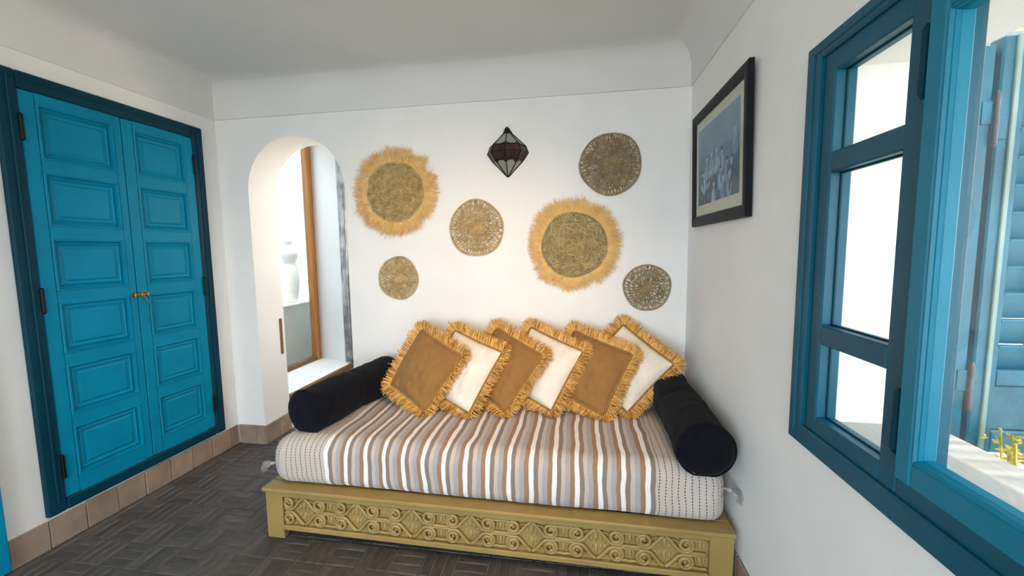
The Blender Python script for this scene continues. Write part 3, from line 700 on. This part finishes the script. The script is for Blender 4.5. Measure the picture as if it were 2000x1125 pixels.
# ------------------------------------------------------------------ fringed cushions
def cushion(name, c, yaw, lean, roll, s, m, label, seed):
    root = empty(name); rs = random.Random(seed)
    root.matrix_world = Matrix.Translation(c) @ Matrix.Rotation(math.radians(yaw), 4, 'Z') @ Matrix.Rotation(math.radians(lean), 4, 'X') @ Matrix.Rotation(math.radians(roll), 4, 'Y')
    MW = root.matrix_world.copy(); MWI = MW.inverted()
    n = 34; h = s/2; b = MB(); T = .065
    def P(u, v, sd):
        e = max(0, 1-u*u)**.48*max(0, 1-v*v)**.48
        x = u*h*(1-.030*(1-v*v)*abs(u)**3); z = v*h*(1-.030*(1-u*u)*abs(v)**3)
        k_ = (1-u)*(1-v)/4; x += .055*k_*k_; z -= .012*k_          # lower left corner tucked in
        wr = noise.noise(Vector((u*2.2+seed*3, v*2.2, sd)))*.014*e+noise.noise(Vector((u*5+seed, v*2.5+u*2, 5+sd)))*.010*e**.5
        wr -= .012*math.exp(-((v+.55+.25*u)/.10)**2)*e*(1 if seed % 2 else .6)
        return (x, sd*(T*e+wr)+.0, z)
    for sd in (-1, 1):
        k = len(b.v)
        for j in range(n+1):
            for i in range(n+1): b.v.append(P(i/n*2-1, j/n*2-1, sd))
        for j in range(n):
            for i in range(n):
                a = k+j*(n+1)+i; q = (a, a+1, a+n+2, a+n+1); b.f.append(q if sd < 0 else tuple(reversed(q)))
    b.build('cover', m, root, smooth=True)
    # raffia fringe: heading cord over a gap coloured dark as shade, then loose strands
    def edge(t):
        t = t % 4; k = int(t); f = t-k
        u, v = ((-1+2*f, 1), (1, 1-2*f), (1-2*f, -1), (-1, -1+2*f))[k]; p = Vector(P(u, v, -1)); nn = ((0, 0, 1), (1, 0, 0), (0, 0, -1), (-1, 0, 0))[k]
        nrm = Vector(nn); kk2 = ((1, 0, 0), (0, 0, -1), (-1, 0, 0), (0, 0, 1))[k]
        w0 = .10                                        # blend the direction round the corners
        if f < w0: nrm = (nrm*(.5+.5*f/w0)+Vector(((-1,0,0), (0,0,1), (1,0,0), (0,0,-1))[k])*(.5-.5*f/w0))
        elif f > 1-w0: nrm = (nrm*(.5+.5*(1-f)/w0)+Vector(kk2)*(.5-.5*(1-f)/w0))
        return Vector((p.x, 0, p.z)), nrm.normalized()
    tp = MB(); nt_ = 200                                # dark strip painting the gap's shade, then open stitches across it, then a cord
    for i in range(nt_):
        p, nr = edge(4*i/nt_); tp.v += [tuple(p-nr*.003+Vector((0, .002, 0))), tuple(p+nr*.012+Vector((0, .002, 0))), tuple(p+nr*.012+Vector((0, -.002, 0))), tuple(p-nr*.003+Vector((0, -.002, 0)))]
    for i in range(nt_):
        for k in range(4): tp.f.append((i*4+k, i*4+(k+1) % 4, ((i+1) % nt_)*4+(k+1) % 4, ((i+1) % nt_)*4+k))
    tp.build('gap_shade_strip', GAPSHADE, root)
    hd = MB(); hd.tube([edge(4*i/200)[0]+edge(4*i/200)[1]*.013 for i in range(200)], .0022, 5, closed=True)
    for i in range(170):
        p, nr = edge(4*i/170); tg_ = Vector((nr.z, 0, -nr.x))*.002
        hd.tube([p-nr*.001+Vector((0, -.003, 0))-tg_, p+nr*.013+Vector((0, -.0035, 0))+tg_], .0015, 4)
    hd.build('fringe_heading', RAFFIALIGHT, root)
    fr = MB(); NS = 1150
    spots = [(4*(k_+rs.random())/NS, 0) for k_ in range(NS)]+[(c_, rs.uniform(-1, 1)) for c_ in (0, 1, 2, 3) for k_ in range(85)]
    for t, fan in spots:
        p, nr = edge(t); f = t % 1
        if fan:                                         # the corners burst into a fan
            d0 = Vector((p.x, 0, p.z)).normalized(); nr = (Matrix.Rotation(fan*.85, 3, 'Y') @ d0); p = p*.985
        elif f < .1 or f > .9: nr = nr
        tang = Vector((nr.z, 0, -nr.x)); clump = noise.noise(Vector((t*16+seed*5, 0, 0)))
        L = .060*rs.uniform(.74, 1.10)*(1+.10*clump); sway = rs.gauss(0, .28)+.5*clump; bow = rs.gauss(-.010, .016)
        a = p+nr*.011+Vector((0, rs.uniform(-.004, .003), 0))
        pts = [a, a+(nr+tang*sway*.3).normalized()*L*.35+Vector((0, bow*.6, 0)), a+(nr+tang*sway*.7).normalized()*L*.72+Vector((0, bow, 0)), a+(nr+tang*sway*1.3).normalized()*L+Vector((0, bow*.4+rs.gauss(0, .008), 0))]
        for k_, q_ in enumerate(pts):                   # strands that meet the bed fold forward along it
            g_ = MW @ q_
            if g_.z < .508: g_.y -= (.508-g_.z)*.75; g_.z = .508+rs.uniform(0, .012); pts[k_] = MWI @ g_
        fr.ribbon(pts, rs.uniform(.0026, .0048), (tang+Vector((0, rs.uniform(-.7, .7), 0))).normalized())
    o = mix_strands(fr, 'fringe', (RAFFIA, RAFFIADARK, RAFFIALIGHT), (5, 2, 4), 3, root, rs); o['kind'] = 'stuff'
    tag(root, label, 'cushion', 'raffia-fringed cushions on the daybed'); return root
CU = [((-.878, -.316, .716), -16.4, -32.5, 22.5, .361, OCHRE, 'ochre raffia-fringed cushion next to the left black bolster'),
      ((-.650, -.298, .712), -18.0, -33.5, 16.0, .375, WHITECLOTH, 'leftmost white raffia-fringed cushion, partly behind the first ochre one'),
      ((-.421, -.256, .718), -19.0, -34.5, 22.5, .371, OCHRE, 'second ochre raffia-fringed cushion from the left bolster, between two white ones'),
      ((-.190, -.224, .721), -19.0, -32.0, 18.5, .371, WHITECLOTH, 'middle white raffia-fringed cushion between two ochre ones'),
      ((.085, -.250, .714), -16.6, -32.6, 18.0, .367, OCHRE, 'ochre raffia-fringed cushion furthest right, beside the last white one'),
      ((.296, -.205, .733), -18.2, -34.1, 35.5, .365, WHITECLOTH, 'white raffia-fringed cushion leaning beside the right black bolster')]
for i, (c, ya, le, ro, s_, m_, lab) in enumerate(CU):
    cushion('fringed_cushion', c, ya, le, ro, s_, m_, lab, i+1)

# ------------------------------------------------------------------ woven discs on the back wall
def disc(name, x, z, R, m, label, seed, kind, squash=1.0, rim=True, Rf=0, tilt=0, dome=.0):
    root = empty(name, (x, -.001, z)); rs = random.Random(seed); b = MB()
    root.rotation_euler = (0, math.radians(tilt), 0)
    def put(rr, a, dy=0):
        wob = 1+.018*math.sin(3*a+seed)+.012*math.sin(5*a+2*seed)
        return Vector((rr*wob*math.cos(a)*squash, -.007-dome*max(0, 1-rr/R)-dy, rr*wob*math.sin(a)))
    rt = .0026; ov = MB()
    if kind == 'open':
        nr = max(3, int(R/.030))
        for i in range(nr):                             # interlaced loops, drifting so the mesh stays irregular
            r0 = R*(.16+.80*(i+.5)/nr); A = R*.80/nr*.98; kf = int(2*PI*r0/.036)+rs.choice((0, 1))
            for ph in (0, 1):
                z0 = rs.uniform(0, 50)
                pts = []
                for j in range(kf*9):
                    t = 2*PI*j/(kf*9); dr = 2.6*noise.noise(Vector((math.cos(t)*1.7+z0, math.sin(t)*1.7, i))); am = A*(.85+.5*noise.noise(Vector((math.cos(t)*4, math.sin(t)*4+z0, 3))))
                    pts.append(put(min(R, r0+am*math.sin(kf*t+ph*PI+dr)), t+.35/kf*math.cos(kf*t+ph*PI+dr), .0022*math.cos(kf*t*.5+ph*2)))
                b.tube(pts, rt*rs.uniform(.85, 1.15), 4, closed=True)
        turns = 5
        for s0 in (0, 1.5):
            b.tube([put(R*.24*(j/120), s0+2*PI*turns*j/120, .003*rs.random()) for j in range(1, 121)], rt*1.15, 5)
        for j in range(int(200*(R/.18)**2)):
            a = rs.uniform(0, 2*PI); rr = R*.86*rs.uniform(.05, 1); da = rs.uniform(.1, .5)*.05/max(rr, .03); b.tube([put(rr, a, .002), put(rr+rs.uniform(-.012, .012), a+da, .005), put(rr+rs.uniform(-.02, .02), a+2*da, .002)], rt*.8, 4)
    else:                                               # dense tangle over a coiled mat
        for i in range(int(R/.0065)):
            r0 = R*(i+.5)/int(R/.0065); b.tube([put(r0+.002*math.sin(9*t+i), t) for t in [2*PI*j/60 for j in range(60)]], .0031, 5, closed=True)
        for j in range(int(1500*(R/.2)**2)):
            a = rs.uniform(0, 2*PI); rr = (R-.012)*math.sqrt(rs.uniform(0.001, 1)); th = a+rs.choice((1, -1))*rs.uniform(.5, 2.6); L = rs.uniform(.014, .034); p = put(rr, a, .003+rs.uniform(0, .003)); d = Vector((math.cos(th), 0, math.sin(th)))*L*.5
            q0, q1 = p-d, p+d
            if math.hypot(q0.x/squash, q0.z) < R and math.hypot(q1.x/squash, q1.z) < R: ov.tube([q0+Vector((0, .003, 0)), p+Vector((0, -.002, 0)), q1+Vector((0, .003, 0))], rs.uniform(.0014, .0022), 4)
    b.build('weave', m, root, smooth=True)
    if ov.v: ov.build('straw_overlay', m if seed == 1 else GRASSL, root, smooth=True)['kind'] = 'stuff'
    e = MB(); e.tube([put(R, 2*PI*j/90, .001) for j in range(90)], .0036, 6, closed=True); e.tube([put(R-.006+.003*math.sin(40*2*PI*j/240), 2*PI*j/240, .003) for j in range(240)], .0018, 4, closed=True)
    e.build('rim', m, root, smooth=True)
    nl = put(R*.90, PI/2, .004); MB().tube([nl, nl+Vector((0, -.006, 0)), nl+Vector((0, -.0075, 0))], [.003, .0045, .003], 8).build('nail', IRON, root)
    if Rf:
        fr = MB()
        for i in range(2600):
            a = 2*PI*(i+rs.random())/2600; cl = noise.noise(Vector((math.cos(a)*5, math.sin(a)*5, seed)))+.5*noise.noise(Vector((math.cos(a)*14, math.sin(a)*14, seed)))
            r1 = R-.004; r2 = R+(Rf-R)*rs.uniform(.55, 1.10)*(1+.55*cl); sw = rs.gauss(-.02, .10)+.22*cl; y = rs.uniform(-.004, .002)
            def q(rr, aa, yy): return Vector((rr*math.cos(aa)*squash, -.006+yy, rr*math.sin(aa)))
            fr.ribbon([q(r1, a, y), q(r1+(r2-r1)*.5, a+sw*.4, y-.010*rs.random()), q(r2, a+sw, y-.004*rs.random())], rs.uniform(.002, .0042), Vector((-math.sin(a), rs.uniform(-.5, .5), math.cos(a))).normalized())
        o = mix_strands(fr, 'raffia_fringe', (RAFFIAPALE, RAFFIA, RAFFIALIGHT), (7, 1, 3), 2, root, rs); o['kind'] = 'stuff'
    tag(root, label, 'wall decoration', 'woven discs on the back wall'); return root
disc('woven_disc', -1.155, 1.796, .196, GRASSW, 'raffia-fringed woven disc nearest the arch', 1, 'dense', 1.03, Rf=.285, dome=.006)
disc('woven_disc', .004, 1.434, .200, GRASSD, 'largest raffia-fringed woven disc above the cushions', 2, 'dense', 1.01, Rf=.288, dome=.006)
disc('woven_disc', -.614, 1.550, .178, GRASSW, 'light-brown openwork woven disc hanging between the two fringed discs', 3, 'open', .98)
disc('woven_disc', -1.155, 1.231, .142, GRASSW, 'small light-brown openwork woven disc nearest the arch, below a fringed disc', 4, 'open', .97)
disc('woven_disc', .219, 1.913, .182, GRASSD, 'highest openwork woven disc, right of the lantern', 5, 'open', .99, dome=.03)
disc('woven_disc', .443, 1.170, .139, GRASSD, 'small dark openwork woven disc near the picture wall corner', 6, 'open', 1.0)

# ------------------------------------------------------------------ lantern wall light
ln = empty('wall_lantern', (-.405, 0, 2.0)); tag(ln, 'dark copper half-lantern with frosted panes on the back wall', 'wall lamp')
HZ = {'tip': -.137, 'lo': -.040, 'mid': .006, 'hi': .047, 'top': .128}
HR = {'tip': .003, 'lo': .098, 'mid': .130, 'hi': .113, 'top': .026}
def lp(key, a, out=0): rr = HR[key]+out; return Vector((rr*math.cos(a), rr*math.sin(a)*.85, HZ[key]))
angs = [PI+PI*i/4 for i in range(5)]
rb2 = MB()
for a in angs:
    for k1, k2 in (('tip', 'lo'), ('hi', 'top')): rb2.tube([lp(k1, a), lp(k2, a)], .0032, 6)
    rb2.tube([lp('lo', a), lp('mid', a), lp('hi', a)], .003, 6)
for key in ('lo', 'hi', 'mid'): rb2.tube([lp(key, a) for a in angs], .0028, 6)
rb2.build('ribs', IRON, ln)
for i in range(4):
    a, c = angs[i], angs[i+1]
    for k1, k2, nm, mt in (('lo', 'mid', 'belt_panel', COPPER), ('mid', 'hi', 'belt_panel', COPPER)):
        q = [lp(k1, a, -.001), lp(k1, c, -.001), lp(k2, c, -.001), lp(k2, a, -.001)]; q += [p*.985 for p in q]
        MB().add(q, [(0,1,2,3), (7,6,5,4), (0,4,5,1), (2,6,7,3), (1,5,6,2), (3,7,4,0)]).build(nm, mt, ln)
    for k1, k2 in (('tip', 'lo'), ('hi', 'top')):
        q = [lp(k1, a, -.002), lp(k1, c, -.002), lp(k2, c, -.002), lp(k2, a, -.002)]; q += [Vector((p.x*.98, p.y*.98, p.z)) for p in q]
        MB().add(q, [(0,1,2,3), (7,6,5,4), (0,4,5,1), (2,6,7,3), (1,5,6,2), (3,7,4,0)]).build('pane', LGLASS, ln)
        ba, bb = (lp('lo', a, .001), lp('lo', c, .001)) if k1 == 'tip' else (lp('hi', a, .001), lp('hi', c, .001))
        ap = lp('tip' if k1 == 'tip' else 'top', (a+c)/2)      # scalloped metal edge against the belt
        sc = MB(); nsc = 10
        for j in range(nsc+1):
            t = j/nsc; p = ba.lerp(bb, t); dep = .05+.20*abs(2*t-1)**2.2; sc.v += [tuple(p), tuple(p.lerp(ap, dep))]
        for j in range(nsc): sc.f.append((2*j, 2*j+2, 2*j+3, 2*j+1))
        sc.build('scallop', COPPER, ln)
MB().prism([(HR['top']*1.1*math.cos(a), HR['top']*1.1*math.sin(a)) for a in angs], HZ['top']-.004, HZ['top']+.010).tube([(0, -.012, .136), (0, -.014, .146), (0, -.010, .157), (0, -.006, .159)], [.021, .020, .012, .004], 10).build('cap', IRON, ln)
MB().add([(-.128, -.001, .006), (-.03, -.001, .13), (.03, -.001, .13), (.128, -.001, .006), (0, -.001, -.137)], [(0,1,2,3,4)]).build('back_plate', COPPER, ln)

# ------------------------------------------------------------------ framed print on the right wall, leaning forward at the top
PWd, PH = .70, .58
pf = empty('framed_picture'); pf.matrix_world = Matrix.Translation((XR-.004, -.16, 1.52)) @ Matrix.Rotation(-PI/2, 4, 'Z') @ Matrix.Rotation(math.radians(1.2), 4, 'X')
tag(pf, 'black-framed old group photograph on the window wall', 'picture')      # local x = towards the camera, y = into the wall, z = up
fw = .052
w = MB(); st_ = [(0, 0), (0, -.019), (.004, -.023), (.020, -.024), (fw-.012, -.020), (fw-.004, -.017), (fw, -.013), (fw, 0)]
for ins, y in st_: w.v += [(ins, y, ins), (PWd-ins, y, ins), (PWd-ins, y, PH-ins), (ins, y, PH-ins)]
for i in range(len(st_)-1):
    for k in range(4): w.f.append((i*4+k, i*4+(k+1) % 4, (i+1)*4+(k+1) % 4, (i+1)*4+k))
w.build('frame', PICFRAME, pf)
MB().box((fw, -.012, fw), (PWd-fw, -.006, PH-fw)).build('mat', PAPER, pf)
# print: a dark plain ground with a huddle of seated and standing figures
GXN, GZN = 110, 88; px0, px1, pz0, pz1 = fw+.036, PWd-fw-.036, fw+.052, PH-fw-.045
rs = random.Random(11); blobs = []
for (cx, hd_) in [(.10, .40), (.24, .53), (.37, .56), (.50, .57), (.62, .55), (.90, .66), (.16, .36), (.32, .34), (.46, .36), (.60, .34), (.74, .40), (.84, .36), (.10, .20), (.26, .20), (.44, .18), (.66, .20), (.80, .22)]:
    br = rs.uniform(.35, .62); blobs.append((cx, hd_, .018, .030, .55)); blobs.append((cx, hd_+.035, .026, .022, rs.choice((.62, .08)))); blobs.append((cx+rs.uniform(-.01, .01), hd_-.13, .052, .10, br if rs.random() < .7 else .10)); blobs.append((cx+rs.uniform(-.03, .03), hd_-.10, .016, .06, rs.uniform(.05, .5)))
cols = []; b = MB()
for j in range(GZN+1):
    for i in range(GXN+1):
        u, v = i/GXN, j/GZN; b.v.append((px0+(px1-px0)*u, -.0128, pz0+(pz1-pz0)*v))
        g = .20+.14*v-.10*max(0, .5-v)+.035*noise.noise(Vector((u*6, v*5, 2)))
        if v < .62: g -= .05
        for (cx, cz, ra, rb_, br) in blobs:
            d = ((u-cx)/ra)**2+((v-cz)/rb_)**2
            if d < 1.3: k = min(1, (1.3-d)*2.2); g = g*(1-k)+br*k*(.8+.4*noise.noise(Vector((u*60, v*45, 1))))+.0
        g = max(.02, g); cols.append((g*.66, g*.98, g*1.38, 1))
for j in range(GZN):
    for i in range(GXN):
        a = j*(GXN+1)+i; b.f.append((a, a+1, a+GXN+2, a+GXN+1))
M, n, l = simple('faded_blue_print'); va = n.new('ShaderNodeVertexColor'); va.layer_name = 'ink'; l.new(va.outputs[0], n['Principled BSDF'].inputs['Base Color']); n['Principled BSDF'].inputs['Roughness'].default_value = .7
o = b.build('print', M, pf); ca = o.data.color_attributes.new('ink', 'FLOAT_COLOR', 'POINT')
for i, c in enumerate(cols): ca.data[i].color = c
MB().box((fw-.002, -.0165, fw-.002), (PWd-fw+.002, -.0155, PH-fw+.002)).build('glass', GLASS, pf)
MB().tube([(PWd*.5, .004, PH-.03), (PWd*.5, .014, PH-.02)], .003, 6).build('hook', IRON, pf)
